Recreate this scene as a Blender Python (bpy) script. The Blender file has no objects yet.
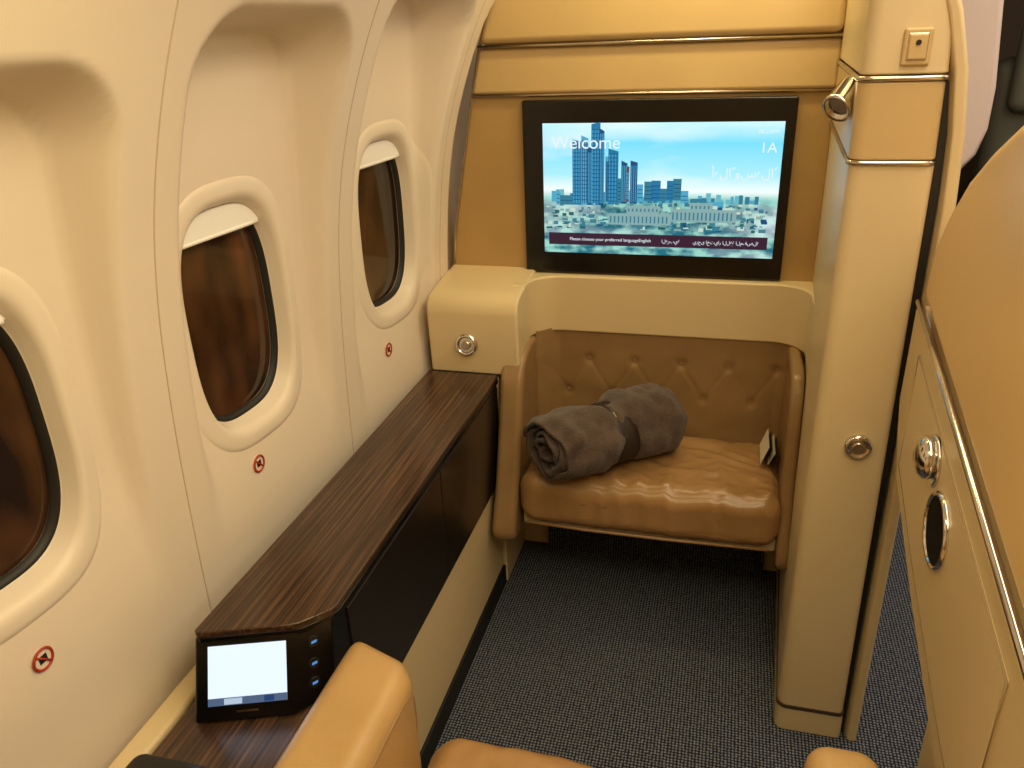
import bpy, bmesh, math, random
from mathutils import Vector, Matrix, noise
random.seed(3)
S = bpy.context.scene
S.view_settings.view_transform = 'Standard'
COL = S.collection

# ------------------------------------------------------------ materials
def lin(c):
    return tuple(((v/255)/12.92 if v/255 <= .04045 else ((v/255+.055)/1.055)**2.4) for v in c)+(1,)
def new_mat(name):
    m = bpy.data.materials.new(name); m.use_nodes = True
    nt = m.node_tree; b = nt.nodes['Principled BSDF']
    return m, nt, b
def mat(name, c, rough=.5, metal=0, c2=None, nscale=4, bump=0, bscale=200, coat=0, spec=.5, sheen=0, bdist=.001):
    m, nt, b = new_mat(name)
    b.inputs['Base Color'].default_value = lin(c)
    b.inputs['Roughness'].default_value = rough
    b.inputs['Metallic'].default_value = metal
    b.inputs['Coat Weight'].default_value = coat
    b.inputs['Specular IOR Level'].default_value = spec
    b.inputs['Sheen Weight'].default_value = sheen
    tc = nt.nodes.new('ShaderNodeTexCoord')
    if c2:
        n = nt.nodes.new('ShaderNodeTexNoise'); n.inputs['Scale'].default_value = nscale; n.inputs['Detail'].default_value = 5
        r = nt.nodes.new('ShaderNodeValToRGB')
        r.color_ramp.elements[0].color = lin(c); r.color_ramp.elements[1].color = lin(c2)
        r.color_ramp.elements[0].position = .35; r.color_ramp.elements[1].position = .65
        nt.links.new(tc.outputs['Object'], n.inputs['Vector']); nt.links.new(n.outputs['Fac'], r.inputs['Fac'])
        nt.links.new(r.outputs['Color'], b.inputs['Base Color'])
    if bump:
        n2 = nt.nodes.new('ShaderNodeTexNoise'); n2.inputs['Scale'].default_value = bscale; n2.inputs['Detail'].default_value = 3
        bp = nt.nodes.new('ShaderNodeBump'); bp.inputs['Strength'].default_value = bump; bp.inputs['Distance'].default_value = bdist
        nt.links.new(tc.outputs['Object'], n2.inputs['Vector']); nt.links.new(n2.outputs['Fac'], bp.inputs['Height'])
        nt.links.new(bp.outputs['Normal'], b.inputs['Normal'])
    return m
def emis(name, c, s=1):
    m, nt, b = new_mat(name)
    b.inputs['Base Color'].default_value = (0, 0, 0, 1); b.inputs['Roughness'].default_value = .3
    b.inputs['Emission Color'].default_value = lin(c); b.inputs['Emission Strength'].default_value = s
    return m

M_side = mat('sidewall_plastic', (228, 214, 198), .5, bump=.15, bscale=500, bdist=.0005)
M_frame = mat('window_frame_plastic', (229, 216, 200), .4)
M_shade = mat('window_shade', (246, 244, 242), .5)
M_seam = mat('panel_seam', (196, 178, 154), .6)
M_groove = mat('panel_groove', (150, 128, 92), .6)
M_cream = mat('cream_shell', (213, 192, 150), .36, c2=(219, 198, 157), nscale=2, bump=.15, bscale=700, bdist=.0004)
M_gold = mat('gold_leather_panel', (174, 142, 90), .42, c2=(182, 149, 96), nscale=6, bump=.35, bscale=450, bdist=.0006)
M_goldhi = mat('upper_panel_leather', (196, 168, 118), .33, c2=(203, 175, 125), nscale=3, bump=.25, bscale=450, bdist=.0005)
M_part = mat('partition_leather', (218, 185, 130), .28, c2=(224, 192, 138), nscale=3, bump=.2, bscale=450, bdist=.0005)
M_leather = mat('brown_leather', (152, 116, 75), .25, c2=(168, 130, 86), nscale=7, bump=.4, bscale=300, bdist=.0008)
M_leather2 = mat('tufted_leather', (143, 113, 76), .36, c2=(152, 121, 82), nscale=7, bump=.35, bscale=300, bdist=.0008)
M_arm = mat('tan_leather', (178, 144, 96), .34, c2=(187, 152, 103), nscale=7, bump=.35, bscale=350, bdist=.0007)
M_black = mat('black_gloss', (14, 13, 13), .2)
M_hole = mat('hollow_shade_black', (9, 8, 8), .7, spec=.2)  # near-black that paints the shade inside the cup hollow
M_blackm = mat('black_matte', (20, 18, 17), .55)
M_darkcab = mat('dark_cabinet', (28, 22, 18), .3, c2=(34, 27, 22), nscale=9, coat=.2)
M_chrome = mat('chrome', (225, 222, 218), .12, metal=1)
M_trim = mat('brushed_trim', (205, 195, 180), .25, metal=1)
M_red = mat('sign_red', (170, 50, 35), .5)
M_blanket = mat('taupe_fleece', (76, 62, 56), .95, c2=(94, 79, 72), nscale=30, bump=1.0, bscale=220, sheen=.25, spec=.1, bdist=.004)
M_band = mat('blanket_band', (40, 30, 29), .6)
M_paper = mat('paper', (225, 215, 195), .6)
M_pale = mat('pale_monument', (226, 206, 202), .5)
M_ceil = mat('ceiling_panel', (225, 215, 195), .6)
M_greyseat = mat('grey_green_fabric', (92, 92, 78), .8, bump=.4)
M_brownwall = mat('brown_partition', (70, 54, 40), .6)

def wood():
    m, nt, b = new_mat('zebrano_wood')
    tc = nt.nodes.new('ShaderNodeTexCoord'); mp = nt.nodes.new('ShaderNodeMapping')
    mp.inputs['Scale'].default_value = (150, 2.4, 150)
    n = nt.nodes.new('ShaderNodeTexNoise'); n.inputs['Scale'].default_value = 1.4; n.inputs['Detail'].default_value = 7; n.inputs['Roughness'].default_value = .6
    r = nt.nodes.new('ShaderNodeValToRGB'); e = r.color_ramp.elements
    e[0].position = .36; e[0].color = lin((32, 21, 15)); e[1].position = .70; e[1].color = lin((108, 77, 52))
    k = e.new(.5); k.color = lin((60, 40, 28))
    nt.links.new(tc.outputs['Object'], mp.inputs['Vector']); nt.links.new(mp.outputs['Vector'], n.inputs['Vector'])
    nt.links.new(n.outputs['Fac'], r.inputs['Fac']); nt.links.new(r.outputs['Color'], b.inputs['Base Color'])
    b.inputs['Roughness'].default_value = .3; b.inputs['Coat Weight'].default_value = .25; b.inputs['Coat Roughness'].default_value = .2
    return m
M_wood = wood()
def carpet():
    m, nt, b = new_mat('speckled_carpet')
    tc = nt.nodes.new('ShaderNodeTexCoord')
    v = nt.nodes.new('ShaderNodeTexVoronoi'); v.inputs['Scale'].default_value = 130; v.inputs['Randomness'].default_value = .18
    r = nt.nodes.new('ShaderNodeValToRGB'); e = r.color_ramp.elements
    e[0].position = .18; e[0].color = lin((138, 144, 158)); e[1].position = .45; e[1].color = lin((38, 44, 56))
    n = nt.nodes.new('ShaderNodeTexNoise'); n.inputs['Scale'].default_value = 60; n.inputs['Detail'].default_value = 3
    mx = nt.nodes.new('ShaderNodeMix'); mx.data_type = 'RGBA'; mx.blend_type = 'MULTIPLY'; mx.inputs[0].default_value = .5
    bp = nt.nodes.new('ShaderNodeBump'); bp.inputs['Strength'].default_value = .8; bp.inputs['Distance'].default_value = .003; bp.invert = True
    nt.links.new(tc.outputs['Object'], v.inputs['Vector']); nt.links.new(tc.outputs['Object'], n.inputs['Vector'])
    nt.links.new(v.outputs['Distance'], r.inputs['Fac'])
    r2 = nt.nodes.new('ShaderNodeValToRGB'); r2.color_ramp.elements[0].position = .3; r2.color_ramp.elements[1].position = .7
    r2.color_ramp.elements[0].color = (.45, .45, .45, 1); r2.color_ramp.elements[1].color = (1, 1, 1, 1)
    nt.links.new(n.outputs['Fac'], r2.inputs['Fac'])
    nt.links.new(r.outputs['Color'], mx.inputs[6]); nt.links.new(r2.outputs['Color'], mx.inputs[7])
    nt.links.new(mx.outputs[2], b.inputs['Base Color'])
    nt.links.new(v.outputs['Distance'], bp.inputs['Height']); nt.links.new(bp.outputs['Normal'], b.inputs['Normal'])
    b.inputs['Roughness'].default_value = .95; b.inputs['Specular IOR Level'].default_value = .15
    return m
M_carpet = carpet()
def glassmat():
    m, nt, b = new_mat('painted_glow_pane')
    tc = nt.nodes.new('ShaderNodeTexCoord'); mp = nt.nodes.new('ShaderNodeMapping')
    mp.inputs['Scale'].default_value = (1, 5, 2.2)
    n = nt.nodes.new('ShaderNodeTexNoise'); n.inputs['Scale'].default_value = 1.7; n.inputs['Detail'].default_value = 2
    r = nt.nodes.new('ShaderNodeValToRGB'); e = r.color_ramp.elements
    e[0].position = .42; e[0].color = lin((36, 24, 17)); e[1].position = .75; e[1].color = lin((104, 68, 42))  # warm glow in the dark glass, painted as streaks into the opaque pane colour
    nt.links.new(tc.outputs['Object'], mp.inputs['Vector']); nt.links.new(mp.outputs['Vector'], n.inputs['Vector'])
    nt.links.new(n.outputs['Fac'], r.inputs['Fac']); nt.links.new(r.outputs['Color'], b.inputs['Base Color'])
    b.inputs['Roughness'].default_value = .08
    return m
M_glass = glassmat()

# ------------------------------------------------------------ builders
def empty(name):
    o = bpy.data.objects.new(name, None); COL.objects.link(o); o.empty_display_size = .05; return o
def mk(name, vs, fs, m, parent=None, smooth=False, bevel=0, seg=3, sub=0):
    me = bpy.data.meshes.new(name); me.from_pydata([tuple(v) for v in vs], [], fs)
    bm = bmesh.new(); bm.from_mesh(me); bmesh.ops.recalc_face_normals(bm, faces=bm.faces); bm.to_mesh(me); bm.free()
    me.materials.append(m); o = bpy.data.objects.new(name, me); COL.objects.link(o)
    if smooth or bevel or sub:
        for p in me.polygons: p.use_smooth = True
    if bevel:
        b = o.modifiers.new('bevel', 'BEVEL'); b.width = bevel; b.segments = seg; b.limit_method = 'ANGLE'; b.angle_limit = math.radians(35); b.harden_normals = True
    if sub:
        s = o.modifiers.new('sub', 'SUBSURF'); s.levels = sub; s.render_levels = sub
    if parent: o.parent = parent
    return o
def prism(name, pts, axis, a, b, m, parent=None, bevel=0, seg=3):
    n = len(pts)
    def P(p, t):
        if axis == 'x': return (t, p[0], p[1])
        if axis == 'y': return (p[0], t, p[1])
        return (p[0], p[1], t)
    vs = [P(p, a) for p in pts]+[P(p, b) for p in pts]
    fs = [list(range(n)), list(range(n, 2*n))]+[[i, (i+1) % n, n+(i+1) % n, n+i] for i in range(n)]
    return mk(name, vs, fs, m, parent, bevel=bevel, seg=seg)
def box(name, x0, x1, y0, y1, z0, z1, m, parent=None, bevel=0, seg=3):
    return prism(name, [(x0, y0), (x1, y0), (x1, y1), (x0, y1)], 'z', z0, z1, m, parent, bevel, seg)
def cyl(name, p0, p1, r0, r1, m, parent=None, n=32, bevel=0, rings=None):
    p0 = Vector(p0); p1 = Vector(p1); d = (p1-p0); L = d.length; q = d.to_track_quat('Z', 'Y')
    rings = rings or [(0, r0), (1, r1)]
    vs = []; fs = []
    for t, r in rings:
        for i in range(n):
            a = 2*math.pi*i/n
            vs.append(p0+q @ Vector((r*math.cos(a), r*math.sin(a), t*L)))
    for k in range(len(rings)-1):
        for i in range(n):
            fs.append([k*n+i, k*n+(i+1) % n, (k+1)*n+(i+1) % n, (k+1)*n+i])
    fs.append(list(range(n))); fs.append([(len(rings)-1)*n+i for i in range(n)])
    o = mk(name, vs, fs, m, parent, bevel=bevel)
    if not bevel:
        for p in o.data.polygons: p.use_smooth = len(p.vertices) == 4
    return o
def tube(name, pts, r, m, parent=None, closed=False, n=10):
    P = [Vector(p) for p in pts]; N = len(P); vs = []; fs = []
    up = None
    for i, p in enumerate(P):
        a = P[i-1] if (i > 0 or closed) else p; b = P[(i+1) % N] if (i < N-1 or closed) else p
        t = (b-a).normalized()
        if up is None:
            up = Vector((0, 0, 1)) if abs(t.z) < .9 else Vector((1, 0, 0))
        s = t.cross(up).normalized(); up = s.cross(t).normalized()
        for k in range(n):
            an = 2*math.pi*k/n
            vs.append(p+s*(r*math.cos(an))+up*(r*math.sin(an)))
    for i in range(N if closed else N-1):
        j = (i+1) % N
        for k in range(n): fs.append([i*n+k, i*n+(k+1) % n, j*n+(k+1) % n, j*n+k])
    if not closed:
        fs.append(list(range(n))); fs.append([(N-1)*n+k for k in range(n)])
    return mk(name, vs, fs, m, parent, smooth=True)
def soft(name, x0, x1, y0, y1, z0, z1, r, m, parent=None, bulge=0, fn=None, n=26):
    """rounded soft box"""
    bm = bmesh.new(); c = Vector(((x0+x1)/2, (y0+y1)/2, (z0+z1)/2)); h = Vector(((x1-x0)/2, (y1-y0)/2, (z1-z0)/2))
    vs = {}
    def g(k):
        t = -1+2*k/n
        return math.sin(t*math.pi/2)*.5+t*.5
    def V(p):
        key = tuple(round(v, 5) for v in p)
        if key not in vs: vs[key] = bm.verts.new(p)
        return vs[key]
    G = [g(k) for k in range(n+1)]
    for ax in range(3):
        for s in (-1, 1):
            for i in range(n):
                for j in range(n):
                    q = []
                    for (a, b) in ((i, j), (i+1, j), (i+1, j+1), (i, j+1)):
                        v = [0, 0, 0]; v[ax] = s; v[(ax+1) % 3] = G[a]; v[(ax+2) % 3] = G[b]
                        q.append(V(tuple(v)))
                    try: bm.faces.new(q)
                    except ValueError: pass
    for v in bm.verts:
        u = v.co.copy(); p = Vector((u.x*h.x, u.y*h.y, u.z*h.z))
        rr = min(r, h.x, h.y, h.z)
        q = Vector([max(-(h[k]-rr), min(h[k]-rr, p[k])) for k in range(3)])
        d = p-q
        if d.length > 1e-9: p = q+d.normalized()*rr
        if bulge and u.z > 0: p.z += bulge*(1-u.x**4)*(1-u.y**4)*max(0, u.z)
        p += c
        if fn: p = fn(p, u)
        v.co = p
    bmesh.ops.recalc_face_normals(bm, faces=bm.faces)
    me = bpy.data.meshes.new(name); bm.to_mesh(me); bm.free(); me.materials.append(m)
    for p in me.polygons: p.use_smooth = True
    o = bpy.data.objects.new(name, me); COL.objects.link(o)
    if parent: o.parent = parent
    return o
def arc(cx, cy, r, a0, a1, n=8):
    return [(cx+r*math.cos(math.radians(a0+(a1-a0)*i/n)), cy+r*math.sin(math.radians(a0+(a1-a0)*i/n))) for i in range(n+1)]
def sm(a, b, x):
    t = max(0, min(1, (x-a)/(b-a))); return t*t*(3-2*t)
def interp(tab, h):
    if h <= tab[0][0]: return tab[0][1]
    for i in range(len(tab)-1):
        if h <= tab[i+1][0]:
            x0, y0 = tab[i]; x1, y1 = tab[i+1]
            m0 = (y1-tab[i-1][1])/(x1-tab[i-1][0]) if i > 0 else (y1-y0)/(x1-x0)
            m1 = (tab[i+2][1]-y0)/(tab[i+2][0]-x0) if i+2 < len(tab) else (y1-y0)/(x1-x0)
            L = x1-x0; t = (h-x0)/L
            return (2*t**3-3*t*t+1)*y0+(t**3-2*t*t+t)*L*m0+(-2*t**3+3*t*t)*y1+(t**3-t*t)*L*m1
    return tab[-1][1]

# ------------------------------------------------------------ room shell
floor = box('floor', -1.0, 2.5, -1.0, 4.3, -.04, 0, M_carpet)
ceiling = box('ceiling', -1.0, 2.5, -1.0, 4.3, 2.1, 2.14, M_ceil)
box('wall_right', 2.4, 2.45, -1.0, 4.3, 0, 2.1, M_side)
box('wall_back', -1.0, 2.4, -1.0, -.95, 0, 2.1, M_cream)
box('wall_front', -.9, 2.4, 4.2, 4.25, 0, 2.1, M_brownwall)

PROF = [(0, -.80), (.25, -.83), (.5, -.838), (.84, -.83), (1.08, -.812), (1.23, -.788), (1.35, -.755), (1.48, -.705), (1.6, -.645), (1.8, -.53), (2.1, -.33)]
ALC = [(0, -.80), (.5, -.838), (.8, -.840), (1.08, -.838), (1.3, -.825), (1.56, -.795), (1.8, -.7), (2.1, -.55)]
WIN = [(.650, 1.036), (1.180, 1.047), (1.750, 1.080)]
ALCV = [(.668, 1.475), (1.200, 1.535), (1.715, 1.595), (2.22, 1.6), (.16, 1.44), (-.34, 1.44)]
def taper(y): return .08*(min(y, 2.6)-.95)
def sx_alc(y, h): return interp(ALC, h)+taper(y)
TABP = [interp(PROF, k*.005) for k in range(430)]; TABA = [interp(ALC, k*.005) for k in range(430)]
def sx(y, h):
    k = max(0, min(428, h/.005)); i = int(k); f = k-i
    p = TABP[i]*(1-f)+TABP[i+1]*f; a = TABA[i]*(1-f)+TABA[i+1]*f
    msk = 0
    for yc, top in ALCV:
        if abs(y-yc) < .3:
            hw = .197; R = .095
            qx = abs(y-yc)-(hw-R); qz = h-(top-R)
            d = (math.hypot(max(qx, 0), max(qz, 0))+min(max(qx, qz), 0))-R
            msk = max(msk, 1-sm(-.022, .012, d))
    msk *= sm(.66, .95, h)
    x = p*(1-msk)+a*msk
    x -= .016*msk
    return x+taper(y)
def build_sidewall():
    dy = .0075; dh = .008; y0 = -.95; y1 = 4.2
    ny = int((y1-y0)/dy); nh = int(2.1/dh)
    vs = []; fs = []
    for i in range(ny+1):
        y = y0+(y1-y0)*i/ny
        for j in range(nh+1):
            h = 2.1*j/nh
            vs.append((sx(y, h), y, h))
    for i in range(ny):
        y = y0+(y1-y0)*(i+.5)/ny
        for j in range(nh):
            h = 2.1*(j+.5)/nh
            cut = False
            for wy, wh in WIN:
                if (abs(y-wy)/.149)**3+(abs(h-wh)/.219)**3 < 1: cut = True
            if cut: continue
            a = i*(nh+1)+j
            fs.append([a, a+nh+1, a+nh+2, a+1])
    me = bpy.data.meshes.new('wall_left'); me.from_pydata(vs, [], fs); me.materials.append(M_side)
    for p in me.polygons: p.use_smooth = True
    o = bpy.data.objects.new('wall_left', me); COL.objects.link(o)
build_sidewall()
for k, sy in enumerate((.425, .942, 1.452, 1.96)):
    tube('trim_%d' % (k+1), [(sx(sy, h*.03)-.0002, sy, h*.03) for h in range(1, 68)], .0013, M_seam, None, n=6)

def selipse(w, h, n=64, e=3.0):
    out = []
    for i in range(n):
        a = 2*math.pi*i/n; c = math.cos(a); s = math.sin(a)
        out.append((w/2*math.copysign(abs(c)**(2/e), c), h/2*math.copysign(abs(s)**(2/e), s)))
    return out
for k, (wy, wh) in enumerate(WIN):
    # reference plane through the wall around this window
    xt = sx(wy, wh+.24); xb = sx(wy, wh-.24)
    def wx(y, h, xt=xt, xb=xb, wy=wy, wh=wh):
        t = (h-(wh-.24))/.48
        return xb*(1-t)+xt*t+.08*(y-wy)
    e = empty('window_%d' % (k+1))
    # (w, h, offset, follows the wall surface)
    rings = [(.346, .492, -.004, 1), (.336, .480, .0015, 1), (.324, .464, .004, 1), (.304, .440, .0045, 1), (.290, .425, .003, .6), (.276, .410, -.005, 0), (.268, .401, -.012, 0), (.256, .387, -.030, 0), (.252, .382, -.034, 0), (.244, .373, -.035, 0), (.238, .366, -.046, 0)]
    n = 88; vs = []; fs = []
    for (w, h, off, fo) in rings:
        for (a, b) in selipse(w, h, n):
            y = wy+a; z = wh+b; vs.append((sx(y, z)*fo+wx(y, z)*(1-fo)+off, y, z))
    for r in range(len(rings)-1):
        for i in range(n): fs.append([r*n+i, r*n+(i+1) % n, (r+1)*n+(i+1) % n, (r+1)*n+i])
    mk('frame', vs, fs, M_frame, e, smooth=True)
    pts = selipse(.254, .382, n); vs = [(wx(wy+a, wh+b)-.045, wy+a, wh+b) for a, b in pts]
    mk('pane', vs, [list(range(n))], M_glass, e)
    vs = []; fs = []
    for (w, h, off) in [(.253, .383, -.0325), (.242, .372, -.0320), (.235, .364, -.043)]:
        for (a, b) in selipse(w, h, n): vs.append((wx(wy+a, wh+b)+off, wy+a, wh+b))
    for r in range(2):
        for i in range(n): fs.append([r*n+i, r*n+(i+1) % n, (r+1)*n+(i+1) % n, (r+1)*n+i])
    mk('gasket', vs, fs, M_blackm, e, smooth=True)
    zc = wh+.150
    pts = [(a, b) for a, b in selipse(.260, .391, 200) if wh+b > zc]
    pts.sort(key=lambda p: p[0])
    vs = []; m = len(pts)
    for off in (-.020, -.026):
        vs += [(wx(wy+a, wh+b)+off, wy+a, wh+b) for a, b in pts]
    fs = [list(range(m)), list(range(m, 2*m))]+[[i, (i+1) % m, m+(i+1) % m, m+i] for i in range(m)]
    mk('shade', vs, fs, M_shade, e)
    a0, a1 = pts[0][0], pts[-1][0]
    tube('shade_pull', [(wx(wy+a0+(a1-a0)*t/8, zc)-.022, wy+a0+.004+(a1-a0-.008)*t/8, zc) for t in range(9)], .004, M_shade, e)

for (y, h) in [(.639, .739), (1.136, .770), (1.669, .795)]:
    e = empty('prohibition_sign')
    x = sx(y, h)+.0015
    cyl('disc', (x-.004, y, h), (x, y, h), .016, .016, M_frame, e)
    ring = [(x+.0005, y+.0155*math.cos(a*math.pi/16), h+.0155*math.sin(a*math.pi/16)) for a in range(32)]
    tube('ring', ring, .0021, M_red, e, closed=True, n=6)
    box('pictogram', x-.001, x+.0008, y-.0065, y+.0065, h-.0055, h+.006, M_blackm, e)
    tube('slash', [(x+.001, y-.0105, h+.0105), (x+.001, y+.0105, h-.0105)], .0016, M_red, e, n=6)

# ------------------------------------------------------------ suite divider with TV
div = empty('suite_divider')
YW = 2.06
def leftx(z): return interp([(0, -.745), (.9, -.737), (1.2, -.688), (1.463, -.633), (1.567, -.60), (1.7, -.55)], z)
def dpanel(name, z0, z1, y0, y1, m, bevel=.006, x1=.214):
    zs = [z0+(z1-z0)*i/6 for i in range(7)]
    pts = [(leftx(z), z) for z in zs]+[(x1, z1), (x1, z0)]
    return prism(name, pts, 'y', y0, y1, m, div, bevel=bevel)
dpanel('backing', 0, 1.66, YW+.02, YW+.08, M_cream, .003)
dpanel('tv_surround_panel', .86, 1.346, YW, YW+.03, M_gold, .004)
dpanel('middle_panel', 1.350, 1.459, YW-.012, YW+.03, M_goldhi, .010)
dpanel('upper_panel', 1.467, 1.66, YW-.03, YW+.03, M_goldhi, .018)
tube('trim_lower', [(leftx(1.348), YW-.008, 1.348), (.212, YW-.008, 1.348)], .004, M_trim, div)
tube('trim_upper', [(leftx(1.463), YW-.02, 1.463), (.212, YW-.02, 1.463)], .004, M_trim, div)
tube('edge_trim', [(leftx(.9+.08*i)-.002, YW+.004, .9+.08*i) for i in range(10)], .004, M_trim, div)
inner = [(.203, 1.50)]+arc(.203-.08, 2.025-.08, .08, 0, 90)+arc(-.500+.08, 2.025-.08, .08, 90, 180)+[(-.5001, 1.925)]
inner = inner+[(-.54, 1.925), (-.54, 2.085), (.215, 2.085), (.215, 1.50)]
prism('shell_band', inner, 'z', .735, .892, M_cream, div, bevel=.008)
prism('storage_box', [(1.842, .668), (1.834, .835), (1.840, .860), (1.858, .877), (1.90, .886), (1.95, .8915), (2.07, .903), (2.07, .668)], 'x', -.745, -.5005, M_cream, div, bevel=.008)
box('box_seam', -.742, -.51, 1.8345, 1.84, .671, .674, M_blackm, div)
box('lower_back', -.56, .213, 2.056, 2.09, .0, .74, M_cream, div, bevel=.003)
prism('lower_left_side', [(1.845, .0), (1.845, .74), (2.07, .74), (2.07, 0)], 'x', -.745, -.560, M_cream, div, bevel=.004)
cyl('socket_ring', (-.640, 1.842, .752), (-.640, 1.826, .754), .026, .026, M_chrome, div, rings=[(0, .031), (.6, .031), (1, .026), (.95, .021), (.6, .019)])
cyl('socket_knob', (-.640, 1.842, .752), (-.640, 1.822, .754), .013, .011, M_trim, div)

# TV
tv = empty('television')
box('bezel', -.526, .134, YW-.016, YW+.004, .896, 1.336, M_black, tv, bevel=.004)
X0, X1, Z0, Z1 = -.473, .109, .9525, 1.281
def screenmat():
    m, nt, b = new_mat('tv_image')
    tc = nt.nodes.new('ShaderNodeTexCoord'); sp = nt.nodes.new('ShaderNodeSeparateXYZ')
    nt.links.new(tc.outputs['Generated'], sp.inputs[0])
    r = nt.nodes.new('ShaderNodeValToRGB'); E = r.color_ramp.elements
    stops = [(0, (40, 160, 175)), (.16, (40, 140, 160)), (.34, (60, 150, 160)), (.44, (150, 215, 205)), (.50, (240, 252, 250)), (.62, (170, 236, 250)), (.85, (120, 222, 248)), (1, (200, 246, 252))]
    E[0].position = 0; E[0].color = lin(stops[0][1]); E[1].position = 1; E[1].color = lin(stops[-1][1])
    for p, c in stops[1:-1]:
        k = E.new(p); k.color = lin(c)
    n = nt.nodes.new('ShaderNodeTexNoise'); n.inputs['Scale'].default_value = 26; n.inputs['Detail'].default_value = 6
    mp = nt.nodes.new('ShaderNodeMapping'); mp.inputs['Scale'].default_value = (.8, 1, 1.6)
    nt.links.new(tc.outputs['Object'], mp.inputs['Vector']); nt.links.new(mp.outputs[0], n.inputs['Vector'])
    nr = nt.nodes.new('ShaderNodeValToRGB'); nr.color_ramp.elements[0].position = .42; nr.color_ramp.elements[1].position = .6
    nr.color_ramp.elements[0].color = lin((14, 86, 108)); nr.color_ramp.elements[1].color = lin((170, 225, 205))
    nt.links.new(n.outputs['Fac'], nr.inputs['Fac'])
    mr = nt.nodes.new('ShaderNodeMapRange'); mr.inputs[1].default_value = .36; mr.inputs[2].default_value = .47; mr.inputs[3].default_value = .75; mr.inputs[4].default_value = 0
    nt.links.new(sp.outputs['Z'], mr.inputs[0]); nt.links.new(sp.outputs['Z'], r.inputs['Fac'])
    mx = nt.nodes.new('ShaderNodeMix'); mx.data_type = 'RGBA'
    nt.links.new(mr.outputs[0], mx.inputs[0]); nt.links.new(r.outputs['Color'], mx.inputs[6]); nt.links.new(nr.outputs['Color'], mx.inputs[7])
    n3 = nt.nodes.new('ShaderNodeTexNoise'); n3.inputs['Scale'].default_value = 6; n3.inputs['Detail'].default_value = 5
    m3 = nt.nodes.new('ShaderNodeMapping'); m3.inputs['Scale'].default_value = (.6, 1, 2.2)
    nt.links.new(tc.outputs['Object'], m3.inputs['Vector']); nt.links.new(m3.outputs[0], n3.inputs['Vector'])
    r3 = nt.nodes.new('ShaderNodeMapRange'); r3.inputs[1].default_value = .5; r3.inputs[2].default_value = .75; r3.inputs[3].default_value = 0; r3.inputs[4].default_value = .6
    nt.links.new(n3.outputs['Fac'], r3.inputs[0])
    mx2 = nt.nodes.new('ShaderNodeMix'); mx2.data_type = 'RGBA'; mx2.inputs[7].default_value = lin((240, 252, 252))
    nt.links.new(r3.outputs[0], mx2.inputs[0]); nt.links.new(mx.outputs[2], mx2.inputs[6])
    b.inputs['Base Color'].default_value = (0, 0, 0, 1)
    nt.links.new(mx2.outputs[2], b.inputs['Emission Color']); b.inputs['Emission Strength'].default_value = 1.05
    b.inputs['Roughness'].default_value = .35
    return m
box('screen', X0, X1, YW-.018, YW-.014, Z0, Z1, screenmat(), tv)
def pxs(px, py):  # layout of the displayed picture -> screen plane
    u = (px-543)/229; v = 1-(py-123)/135
    return X0+u*(X1-X0), Z0+v*(Z1-Z0)
_tc = {}
def timg(c, s=.9):
    if c not in _tc: _tc[c] = emis('img_%d_%d_%d' % c, c, s)
    return _tc[c]
T1 = timg((30, 125, 175)); T2 = timg((16, 80, 130)); T3 = timg((80, 175, 210)); T4 = timg((110, 66, 70)); T5 = timg((50, 130, 155)); T6 = timg((110, 190, 205))
def batch(name, quads):
    mats = []; vs = []; fs = []; mi = []
    for q, m in quads:
        if m not in mats: mats.append(m)
        k = len(vs); vs += q; fs.append([k, k+1, k+2, k+3]); mi.append(mats.index(m))
    me = bpy.data.meshes.new(name); me.from_pydata(vs, [], fs)
    for m in mats: me.materials.append(m)
    for p, i in zip(me.polygons, mi): p.material_index = i
    o = bpy.data.objects.new(name, me); COL.objects.link(o); o.parent = tv; return o
Q = []
def tower(a, b, top, base, m, dep, slant=0):
    x0, z1 = pxs(a, top); x1, z0 = pxs(b, base); z1b = pxs(b, top+slant)[1]
    y = YW-.0185-dep
    Q.append(([(x0, y, z0), (x1, y, z0), (x1, y, z1b), (x0, y, z1)], m))
random.seed(21)
for i in range(46):   # hazy far skyline
    a = 552+i*4.4+random.uniform(-1, 1); w = random.uniform(2.5, 5.5)
    tower(a, a+w, 199-random.uniform(0, 9)*(1.3 if i < 22 else .8), 203, random.choice([T6, T3, T5]), .00001*(i % 4))
TL = [(573, 582, 139, 206, T1, 2), (582, 589, 135, 206, T3, 3), (588, 593, 147, 206, T2, 0), (592, 601, 124, 206, T1, -2), (600, 605, 128, 206, T2, 3), (606, 609, 156, 204, T3, 0), (609, 619, 148, 205, T1, 3), (622, 628, 160, 204, T2, 3), (626, 630, 166, 202, T4, 0), (631, 638, 160, 204, T2, 2), (645, 654, 181, 201, T5, 0), (652, 661, 180, 201, T1, 0), (667, 674, 180, 200, T1, 0), (673, 681, 178, 200, T5, 0), (618, 623, 178, 204, T5, 0), (690, 706, 198, 206, T5, 0), (638, 644, 184, 203, T3, 0), (661, 667, 188, 201, T5, 0), (681, 688, 190, 202, T3, 0), (560, 573, 196, 206, T5, 0), (706, 722, 201, 207, T3, 0), (556, 560, 190, 206, T3, 0)]
for i, t in enumerate(TL):
    tower(t[0], t[1], t[2], t[3], t[4], .0001*(i % 5)+.0001, t[5])
    w = t[1]-t[0]
    if t[3]-t[2] > 30:
        for q in range(3):
            tower(t[0]+1+q*w*.3, t[0]+1.7+q*w*.3, t[2]+5, t[3]-2, T3 if t[4] is not T3 else T2, .0007)
    yy = t[2]+5
    while yy < t[3]-2:
        tower(t[0]+.5, t[1]-.5, yy, yy+.8, T2 if t[4] is not T2 else T1, .0008); yy += 4
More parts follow.
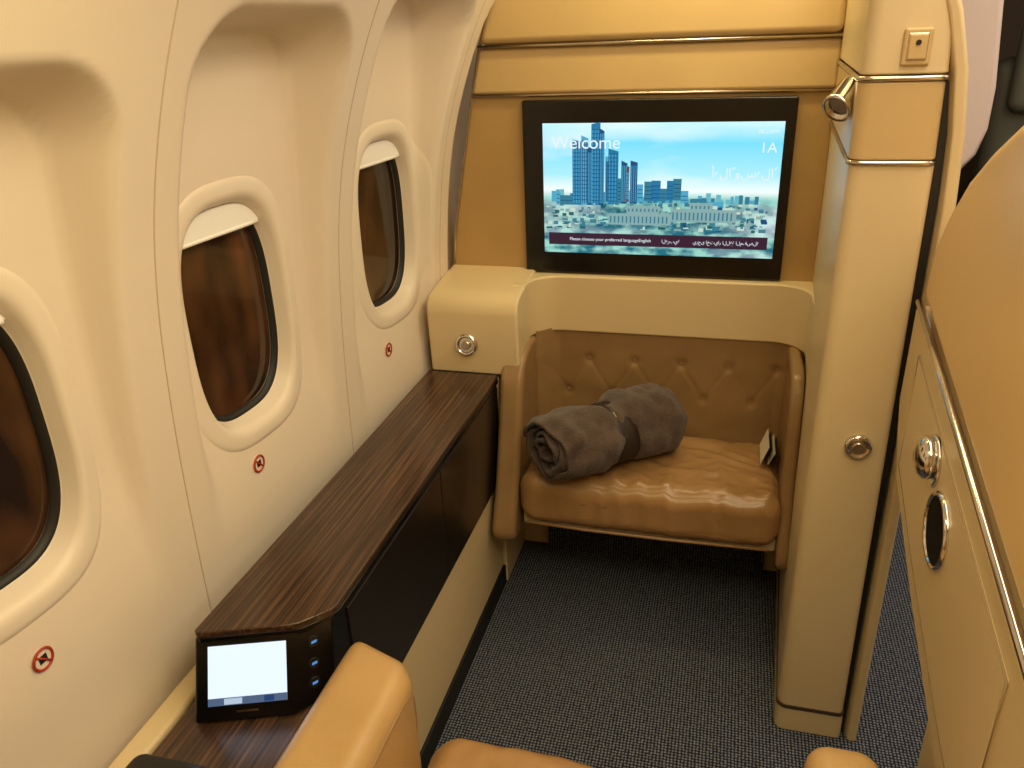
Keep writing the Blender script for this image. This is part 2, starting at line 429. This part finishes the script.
TB = timg((70, 140, 160), .8); TW = timg((205, 228, 210), .9); TG = timg((20, 110, 110), .8); TD = timg((150, 190, 190), .8)
random.seed(8)
for i in range(260):
    c = 202+30*random.random()**.8; a = random.uniform(545, 765); sc = (c-195)/35; w = random.uniform(1.5, 4)+5*sc*random.random()
    w = min(w, 769-a)
    tower(a, a+w, c-random.uniform(1, 2.5+3*sc), c, random.choice([TB, TD, TG, T2, TD, TB, T5, TW]), .0003+.000003*i)
for i, (a, b, c, d) in enumerate([(610, 672, 214, 226), (672, 735, 209, 222), (628, 660, 206, 214), (690, 712, 202, 210)]):
    tower(a, b, c, d, TD, .0012)
    for k in range(int((b-a)/4)):
        tower(a+1.5+k*4, a+3+k*4, c+3, d-2, T5, .0014)
tower(548, 766, 236, 249, emis('bar', (62, 34, 58), .8), .0018)
batch('displayed_picture', Q)
M_txt = emis('screen_text', (235, 245, 250), 1)
def stext(name, s, px, py, size, al='LEFT'):
    x, z = pxs(px, py)
    c = bpy.data.curves.new(name, 'FONT'); c.body = s; c.size = size; c.align_x = al; c.extrude = .0001
    c.materials.append(M_txt); o = bpy.data.objects.new(name, c); COL.objects.link(o)
    o.location = (x, YW-.0215, z); o.rotation_euler = (math.pi/2, 0, 0); o.parent = tv
stext('text_welcome', 'Welcome', 552, 148, .044)
stext('text_seat', '1A', 767, 152, .034, 'RIGHT')
stext('text_arabic', 'أهلاً وسهلاً', 766, 176, .030, 'RIGHT')
stext('text_small', '08:25PM', 768, 134, .014, 'RIGHT')
stext('text_bar', 'Please choose your preferred language', 570, 244, .0115)
stext('text_bar2', 'English', 641, 244, .0115); stext('text_bar3', 'العربية', 664, 244, .0115); stext('text_bar4', 'يرجى اختيار اللغة المفضلة', 758, 244, .0115, 'RIGHT')

# ------------------------------------------------------------ column right of the divider
col = empty('suite_door_column')
def colsec(z, xr):
    xl = .186
    r = .022; rr = .014
    fl = arc(xl+r, 1.46+r, r, 180, 270, 6)
    fr = arc(xr-rr, 1.46+rr, rr, 270, 360, 5)
    return [(.214, 2.09)]+fl+fr+[(xr, 2.09)]
def loftz(name, levels, m, bevel=.004):
    vs = []; fs = []; n = len(levels[0][1])
    for z, pts in levels: vs += [(p[0], p[1], z) for p in pts]
    for k in range(len(levels)-1):
        for i in range(n): fs.append([k*n+i, k*n+(i+1) % n, (k+1)*n+(i+1) % n, (k+1)*n+i])
    fs.append(list(range(n))); fs.append([(len(levels)-1)*n+i for i in range(n)])
    return mk(name, vs, fs, m, col, bevel=bevel, seg=2)
def scaled(pts, d):
    cx = .26; cy = 1.75
    return [(p[0]+math.copysign(d, p[0]-cx), p[1]+math.copysign(d, p[1]-cy) if p[1] < 2 else p[1]) for p in pts]
loftz('body', [(.072, colsec(0, .326)), (1.272, colsec(0, .318))], M_cream, .002)
loftz('foot', [(0, scaled(colsec(0, .327), .002)), (.069, scaled(colsec(0, .327), .001))], M_cream, .002)
loftz('foot_gap', [(.066, scaled(colsec(0, .326), -.003)), (.074, scaled(colsec(0, .326), -.003))], M_brownwall, 0)
loftz('head_block', [(1.280, scaled(colsec(0, .315), .002)), (1.402, scaled(colsec(0, .311), .002))], M_goldhi)
loftz('head_top', [(1.412, colsec(0, .315)), (1.47, colsec(0, .311)), (1.53, colsec(0, .295)), (1.59, colsec(0, .265)), (1.64, colsec(0, .24))], M_cream)
for z in (1.276, 1.407):
    p = colsec(0, .315)
    tube('trim_%d' % int(z*1000), [(q[0]+(.001 if q[0] > .25 else -.002), q[1]-.002, z) for q in p[0:12]], .0042, M_trim, col)
rim = [(0, .362), (.6, .364), (1.2, .360), (1.32, .354), (1.42, .341), (1.5, .320), (1.56, .295), (1.62, .262), (1.66, .225)]
vs = []; fs = []
for z, xr in rim:
    w = .024
    for (x, y) in [(xr-w, 1.475), (xr-w+.004, 1.458), (xr-.006, 1.455), (xr, 1.463), (xr+.004, 2.09), (xr-w, 2.09)]: vs.append((x, y, z))
n = 6
for k in range(len(rim)-1):
    for i in range(n): fs.append([k*n+i, k*n+(i+1) % n, (k+1)*n+(i+1) % n, (k+1)*n+i])
fs.append(list(range(n))); fs.append([(len(rim)-1)*n+i for i in range(n)])
mk('outer_rim', vs, fs, M_cream, col, bevel=.003)
box('slot', .305, .334, 1.478, 1.9, 0, 1.40, M_blackm, col)
cyl('button', (.268, 1.462, .748), (.268, 1.448, .748), .02, .02, M_chrome, col, rings=[(0, .0255), (.6, .0255), (1, .021), (.7, .018), (.7, .013)])
cyl('button_core', (.268, 1.460, .748), (.268, 1.447, .748), .014, .011, M_trim, col)
box('switch_plate', .240, .282, 1.453, 1.462, 1.425, 1.480, M_goldhi, col, bevel=.004)
box('switch_inset', .246, .276, 1.4515, 1.456, 1.432, 1.473, M_trim, col, bevel=.003)
box('switch_rocker', .2475, .2745, 1.449, 1.454, 1.434, 1.471, M_goldhi, col, bevel=.003)
cyl('switch_led', (.261, 1.451, 1.459), (.261, 1.4475, 1.459), .004, .004, M_blackm, col, n=16)
rl = empty('reading_light')
cyl('base', (.196, 1.585, 1.372), (.180, 1.583, 1.372), .026, .026, M_chrome, rl, bevel=.003)
cyl('head', (.186, 1.548, 1.385), (.160, 1.515, 1.356), .02, .02, M_chrome, rl, rings=[(-.5, .012), (-.2, .021), (0, .024), (.8, .024), (.86, .026), (1, .026), (.97, .020), (.85, .018)])

# ------------------------------------------------------------ ottoman
ot = empty('ottoman_seat')
def wr(p, u):
    f = noise.noise(Vector((p.x*9, p.y*16, p.z*9)))
    g = 1-abs(noise.noise(Vector((p.x*17+3, p.y*5+p.x*3, 1.7))))*2
    fr = sm(.2, -.8, u.y)
    d = .005*f+.009*(g-.6)*fr*(1 if u.z > -.5 else .3)
    g2 = 1-abs(noise.noise(Vector((p.x*7+9, p.y*22+p.x*8, 4.1))))*2
    d += .006*(g2-.6)*sm(-.95, .0, u.y)
    g3 = 1-abs(noise.noise(Vector((p.x*30, p.y*26-p.x*12, 7.1))))*2
    d += .003*(g3-.5)
    p.z += d*(1 if u.z > .2 else .3)
    if u.y < -.8: p.y += d*.6
    return p
soft('cushion', -.482, .172, 1.70, 2.035, .305, .448, .048, M_leather, ot, bulge=.010, fn=wr, n=90)
tube('piping', [(-.46, 1.703, .318), (-.3, 1.699, .316), (-.1, 1.699, .316), (.15, 1.703, .318)], .004, M_leather2, ot)
box('base', -.478, .168, 2.03, 2.056, 0, .33, M_carpet, ot, bevel=.004)
box('seat_pan', -.478, .168, 1.745, 2.05, .285, .33, M_cream, ot, bevel=.006)
vs = []; fs = []; NX = 150; NZ = 60
btn = []
for r, z in enumerate((.555, .655)):
    for c in range(6):
        x = -.41+.125*c+(0.06 if r % 2 else 0)
        if x < .18: btn.append((x, z))
for i in range(NX+1):
    x = -.49+(.205+.49)*i/NX
    for j in range(NZ+1):
        z = .40+.345*j/NZ
        d = .010+.003*noise.noise(Vector((x*14, z*14, 0)))
        for bx, bz in btn: d -= .006*math.exp(-((x-bx)**2+(z-bz)**2)/(.013**2))
        for bx, bz in btn:
            if bz < .6:
                for sx_ in (.06, -.065):
                    ux, uz = sx_, .10; L = math.hypot(ux, uz); t = ((x-bx)*ux+(z-bz)*uz)/L; o_ = abs((x-bx)*uz-(z-bz)*ux)/L
                    if 0 < t < L: d -= .0018*math.exp(-(o_/.004)**2)
        ex = min(x+.49, .205-x)
        vs.append((x, 2.043-d-.05*(1-sm(0, .06, ex)), z))
for i in range(NX):
    for j in range(NZ):
        a = i*(NZ+1)+j; fs.append([a, a+NZ+1, a+NZ+2, a+1])
mk('tufted_back', vs, fs, M_leather2, ot, smooth=True)
for k, (bx, bz) in enumerate(btn):
    cyl('tuft_button_%d' % k, (bx, 2.046, bz), (bx, 2.036, bz), .006, .004, M_leather2, ot, n=12)
lw = [(2.05, .735), (1.92, .735), (1.875, .725), (1.84, .70), (1.815, .65), (1.79, .55), (1.745, .42), (1.705, .33), (1.685, .285), (1.69, .258), (1.715, .245), (1.80, .25), (2.05, .25)]
def wing(name, x0, x1, pts, m=M_leather2):
    return prism(name, pts, 'x', x0, x1, m, ot, bevel=.018, seg=5)
wing('wing_left', -.553, -.488, lw)
rw = [(2.05, .735), (1.88, .735), (1.84, .725), (1.81, .69), (1.79, .6), (1.76, .45), (1.72, .34), (1.70, .30), (1.70, .27), (1.72, .25), (2.05, .25)]
wing('wing_right', .168, .2, rw)

lit = empty('safety_card')
for i in range(4):
    mk('card_%d' % i, [(.120+.009*i, 1.86, .466), (.120+.009*i, 1.97, .466), (.138+.008*i, 1.975, .515-.008*i), (.138+.008*i, 1.865, .515-.008*i)], [[0, 1, 2, 3]], M_paper if i % 2 == 0 else M_band, lit)

# ------------------------------------------------------------ blanket
bl = empty('rolled_blanket')
def roll():
    turns = 4.2; NT = 170; NS = 90; L = .365
    ax = Vector((.20, .195, 0)).normalized(); sd = Vector((ax.y, -ax.x, 0)); up = Vector((0, 0, 1))
    C = Vector((-.266, 1.810, .0)); BASE = .472
    vs = []; fs = []
    for i in range(NS+1):
        s = -L/2+L*i/NS
        for j in range(NT+1):
            t = j/NT; a = 2*math.pi*turns*t+1.9
            r = .010+.079*t**.9
            pinch = 1-.22*math.exp(-((s-.012)/.032)**2)+(.03 if s < 0 else .06)
            pinch *= 1-.13*sm(L/2-.04, L/2, abs(s))*t
            nz = noise.noise(Vector((s*11, math.cos(a)*1.3, math.sin(a)*1.3+t*2)))*.018*t+noise.noise(Vector((s*30, math.cos(a)*2.4, math.sin(a)*2.4)))*.008*t
            rr = (r+nz)*pinch
            cx = rr*math.cos(a)*1.12; cz = rr*math.sin(a)*(.92 if s < 0 else 1.0)
            zc = BASE+.072
            p = C+ax*(s+.010*math.sin(a+t*9)*sm(.1, .17, abs(s)))+sd*cx+up*(zc+cz)
            if p.z < BASE: p.z = BASE+(p.z-BASE)*.15
            vs.append(p)
    for i in range(NS):
        for j in range(NT):
            a = i*(NT+1)+j; fs.append([a, a+NT+1, a+NT+2, a+1])
    o = mk('roll', vs, fs, M_blanket, bl, smooth=True)
    sd_ = o.modifiers.new('s', 'SOLIDIFY'); sd_.thickness = .010; sd_.offset = 0
    vs = []; fs = []
    R0 = .086
    for k, s in enumerate((-.022, -.008, .014, .036)):
        for j in range(56):
            a = 2*math.pi*j/56; p = C+ax*s+sd*(R0*math.cos(a)*1.12*.97)+up*(BASE+.072+R0*.94*math.sin(a)*.96)
            if p.z < BASE-.002: p.z = BASE-.002
            vs.append(p)
    for k in range(3):
        for j in range(56): fs.append([k*56+j, k*56+(j+1) % 56, (k+1)*56+(j+1) % 56, (k+1)*56+j])
    o = mk('band', vs, fs, M_band, bl, smooth=True); m_ = o.modifiers.new('s', 'SOLIDIFY'); m_.thickness = .004
    p = C+ax*.006+sd*.040+up*.612
    q = box('tag', -.012, .012, -.008, .008, -.001, .001, M_paper, bl); q.location = p; q.rotation_euler = (.5, .2, .8)
roll()

# ------------------------------------------------------------ side console
cs = empty('side_console')
top = [(-.752, 1.838), (-.752, .800), (-.745, .794), (-.612, .842), (-.600, .850), (-.566, .888), (-.560, .905), (-.560, 1.838)]
prism('wood_top', top, 'z', .660, .673, M_wood, cs, bevel=.003)
prism('top_lip', [(x*.999+.0, y+.002) for x, y in top], 'z', .648, .660, M_black, cs, bevel=.002)
box('dark_body', -.750, -.566, .93, 1.838, .352, .650, M_darkcab, cs, bevel=.003)
for i, (a, b) in enumerate([(.935, 1.385), (1.388, 1.834)]):
    box('door_%d' % i, -.572, -.5615, a, b, .362, .640, M_darkcab, cs, bevel=.002)
box('cream_base', -.750, -.568, .2, 1.838, .065, .352, M_cream, cs, bevel=.004)
box('kick_plate', -.748, -.562, .2, 1.838, 0, .065, M_blackm, cs, bevel=.002)
box('lower_wood_shelf', -.785, -.56, .15, .93, .505, .522, M_wood, cs, bevel=.003)
box('lower_body', -.75, -.562, .2, .93, .352, .505, M_darkcab, cs, bevel=.003)
box('shelf_edge_trim', -.83, -.787, .15, 1.0, .47, .53, M_cream, cs, bevel=.008)

ct = empty('touchscreen_controller')
tp = [(-.752, .796), (-.610, .846), (-.565, .890), (-.565, .935), (-.752, .935)]
bt = [(-.752, .752), (-.606, .806), (-.565, .862), (-.565, .935), (-.752, .935)]
vs = [(x, y, .524) for x, y in bt]+[(x, y, .660) for x, y in tp]
fs = [[0, 1, 2, 3, 4], [5, 6, 7, 8, 9]]+[[i, (i+1) % 5, 5+(i+1) % 5, 5+i] for i in range(5)]
mk('housing', vs, fs, M_black, ct, bevel=.005)
A, B, Cc, D = [Vector(v) for v in ((-.752, .752, .524), (-.606, .806, .524), (-.610, .846, .660), (-.752, .796, .660))]
nrm = (B-A).cross(D-A).normalized()
if nrm.y > 0: nrm = -nrm
def facept(u, v, off): return (A*(1-u)+B*u)*(1-v)+(D*(1-u)+Cc*u)*v+nrm*off
def fquad(name, u0, u1, v0, v1, off, m): return mk(name, [facept(u0, v0, off), facept(u1, v0, off), facept(u1, v1, off), facept(u0, v1, off)], [[0, 1, 2, 3]], m, ct)
fquad('screen', .14, .93, .20, .89, .0015, emis('controller_screen', (225, 238, 250), 1.15))
fquad('screen_bar', .14, .93, .20, .29, .0019, emis('controller_bar', (90, 110, 140), .8))
fquad('screen_btn_1', .30, .48, .21, .28, .0022, emis('controller_btn', (190, 210, 230), .9))
fquad('screen_btn_2', .70, .80, .21, .28, .0022, emis('controller_btn2', (40, 70, 120), .9))
fquad('label', .42, .64, .105, .13, .0015, M_trim)
E, F, G, H = [Vector(v) for v in ((-.606, .806, .524), (-.565, .862, .524), (-.565, .890, .660), (-.610, .846, .660))]
n2 = (F-E).cross(H-E).normalized()
if n2.x < 0: n2 = -n2
Mb = emis('button_blue', (90, 150, 215), .9)
for k, v in enumerate((.28, .52, .78)):
    P = (E*.5+F*.5)*(1-v)+(H*.5+G*.5)*v
    cyl('key_%d' % k, P, P+n2*.003, .010, .009, M_blackm, ct, n=20)
    d = (F-E).normalized()*.0045; w = (H-E).normalized()*.0022
    mk('key_icon_%d' % k, [P-d-w+n2*.0035, P+d-w+n2*.0035, P+d+w+n2*.0035, P-d+w+n2*.0035], [[0, 1, 2, 3]], Mb, ct)

pc = empty('amenity_pouch')
soft('pouch', -.775, -.640, .50, .665, .523, .575, .026, M_blackm, pc, bulge=.008)
tube('zip', [(-.76+.012*i, .655, .556+.004*math.sin(i)) for i in range(10)], .002, M_trim, pc)

# ------------------------------------------------------------ armchair
ch = empty('leather_armchair')
def armf(p, u):
    if u.y > .3 and u.z < 0: p.y -= .10*(-u.z)*sm(.3, 1, u.y)
    p.y -= .045*(u.x+1)/2*sm(.3, 1, u.y)
    return p
soft('arm_left', -.540, -.412, .05, .905, .20, .628, .034, M_arm, ch, fn=armf, n=34)
tube('arm_piping', [(-.4135, .08, .596), (-.4135, .4, .596), (-.4135, .79, .596), (-.415, .822, .588), (-.417, .84, .57), (-.417, .842, .53), (-.417, .825, .42), (-.417, .80, .30)], .0032, M_leather2, ch)
def armg(p, u):
    if u.y > .3 and u.z < 0: p.y -= .10*(-u.z)*sm(.3, 1, u.y)
    return p
soft('arm_right', .150, .250, .05, .872, .20, .605, .034, M_arm, ch, fn=armg, n=30)
def seatf(p, u):
    p = wr(p, u)
    if u.y > .3: p.y -= .05*max(0, u.x+.2)*sm(.3, 1, u.y)
    return p
soft('seat_cushion', -.408, .148, .15, .905, .31, .456, .05, M_leather, ch, bulge=.008, fn=seatf, n=50)
box('seat_base', -.46, .20, .10, .78, 0, .31, M_cream, ch, bevel=.02)
soft('backrest', -.40, .15, -.22, .02, .30, 1.10, .07, M_leather, ch)

# ------------------------------------------------------------ aisle partition (right)
ap = empty('aisle_partition')
line = lambda y: 1.041-(1.414-y)*.223
up = [(1.436, line(1.436)+.006), (1.432, 1.12), (1.41, 1.17), (1.367, 1.225), (1.30, 1.285), (1.22, 1.335), (1.122, 1.384), (1.0, 1.42), (.8, 1.44), (.1, 1.44), (.1, line(.1)+.006)]
prism('upper_shell', up, 'x', .326, .42, M_part, ap, bevel=.028, seg=6)
lo = [(1.446, line(1.44)-.006), (1.450, .86), (1.42, .80), (1.37, .735), (1.146, .644), (.891, .562), (.1, .40), (.1, line(.1)-.006)]
prism('lower_shell', lo, 'x', .322, .42, M_cream, ap, bevel=.008)
tube('chrome_rail', [(.325, y, line(y)) for y in (1.44, 1.2, .9, .6, .1)], .0065, M_chrome, ap)
pn = [(1.35, line(1.35)-.045), (1.35, .775), (1.15, .70), (.93, .63), (.75, .585), (.75, line(.75)-.045)]
prism('inset_panel', pn, 'x', .318, .335, M_cream, ap, bevel=.004)
tube('inset_groove', [(.3195, y, z) for y, z in pn], .0018, M_groove, ap, closed=True, n=6)
hc = Vector((.318, 1.150, .895))
cyl('handle_collar', hc, hc+Vector((-.005, 0, 0)), .040, .038, M_chrome, ap)
cyl('handle_knob', hc+Vector((-.004, 0, .004)), hc+Vector((-.028, 0, .004)), .03, .03, M_chrome, ap, rings=[(0, .030), (.25, .033), (.5, .032), (.75, .026), (.95, .014), (1, .004)])
cc = Vector((.320, 1.068, .826))
cyl('cup_ring', cc, cc+Vector((-.009, 0, 0)), .04, .04, M_chrome, ap, rings=[(0, .058), (.5, .0575), (.9, .056), (1, .0535), (.9, .051), (.3, .050)])
cyl('cup_shade_disc', cc, cc+Vector((-.0055, 0, 0)), .0515, .0515, M_hole, ap)  # flat black disc painted as the shaded depth of the cup
box('pedestal', .37, .42, .1, 1.10, 0, .60, M_cream, ap, bevel=.01)

# ------------------------------------------------------------ background across the aisle
mon = empty('wardrobe_monument')
prism('shell', [(.48, 1.0), (.48, 2.09), (.72, 2.09), (.738, 1.55), (.765, 1.28), (.765, 1.16), (.745, 1.08), (.70, 1.02), (.66, 1.0)], 'y', 2.9, 3.3, M_pale, mon, bevel=.02, seg=4)
box('base', .52, .68, 2.94, 3.26, 0, 1.01, M_brownwall, mon, bevel=.01)
gs = empty('airline_seat')
soft('backrest', .92, 1.36, 3.5, 3.68, .45, 1.34, .07, M_greyseat, gs)
soft('headrest', .96, 1.32, 3.44, 3.52, 1.15, 1.46, .04, M_greyseat, gs)
soft('cushion', .92, 1.36, 3.05, 3.55, .28, .46, .05, M_greyseat, gs)
soft('arm_1', .84, .92, 3.05, 3.6, .1, .64, .03, M_greyseat, gs)
soft('arm_2', 1.36, 1.44, 3.05, 3.6, .1, .64, .03, M_greyseat, gs)
box('base', .94, 1.34, 3.1, 3.55, 0, .3, M_blackm, gs, bevel=.01)

# ------------------------------------------------------------ lights
def area(name, loc, tgt, sx_, sy_, e, c):
    l = bpy.data.lights.new(name, 'AREA'); l.shape = 'RECTANGLE'; l.size = sx_; l.size_y = sy_; l.energy = e; l.color = c
    o = bpy.data.objects.new(name, l); COL.objects.link(o); o.location = loc
    o.rotation_euler = (Vector(tgt)-Vector(loc)).to_track_quat('-Z', 'Y').to_euler(); return o
area('ceiling_light', (.35, .75, 2.06), (.35, .75, 0), .5, 2.2, 21, (1, .81, .55))
area('ceiling_light.001', (1.2, 2.0, 2.06), (1.2, 2.0, 0), .6, 2.2, 18, (1, .86, .68))
area('sidewall_wash_light', (-.45, .55, 1.82), (-.68, .55, 1.3), .05, 2.2, 11, (1, .84, .40))
area('divider_wash_light', (-.15, 1.84, 1.92), (-.15, 2.04, 1.35), .6, .06, 4.2, (1, .81, .36))
w = bpy.data.worlds.new('world'); S.world = w; w.use_nodes = True
w.node_tree.nodes['Background'].inputs[0].default_value = (1, .84, .62, 1); w.node_tree.nodes['Background'].inputs[1].default_value = .25

# ------------------------------------------------------------ camera
cam = bpy.data.cameras.new('camera'); co = bpy.data.objects.new('camera', cam); COL.objects.link(co)
cam.sensor_width = 36; cam.lens = 27.98; cam.clip_start = .02
R = Matrix(((.9657, -.0727, .2494), (.2572, .4019, -.8788), (-.0363, .9128, .4068)))
co.matrix_world = Matrix.Translation((0, 0, 1.5)) @ R.to_4x4()
S.camera = co
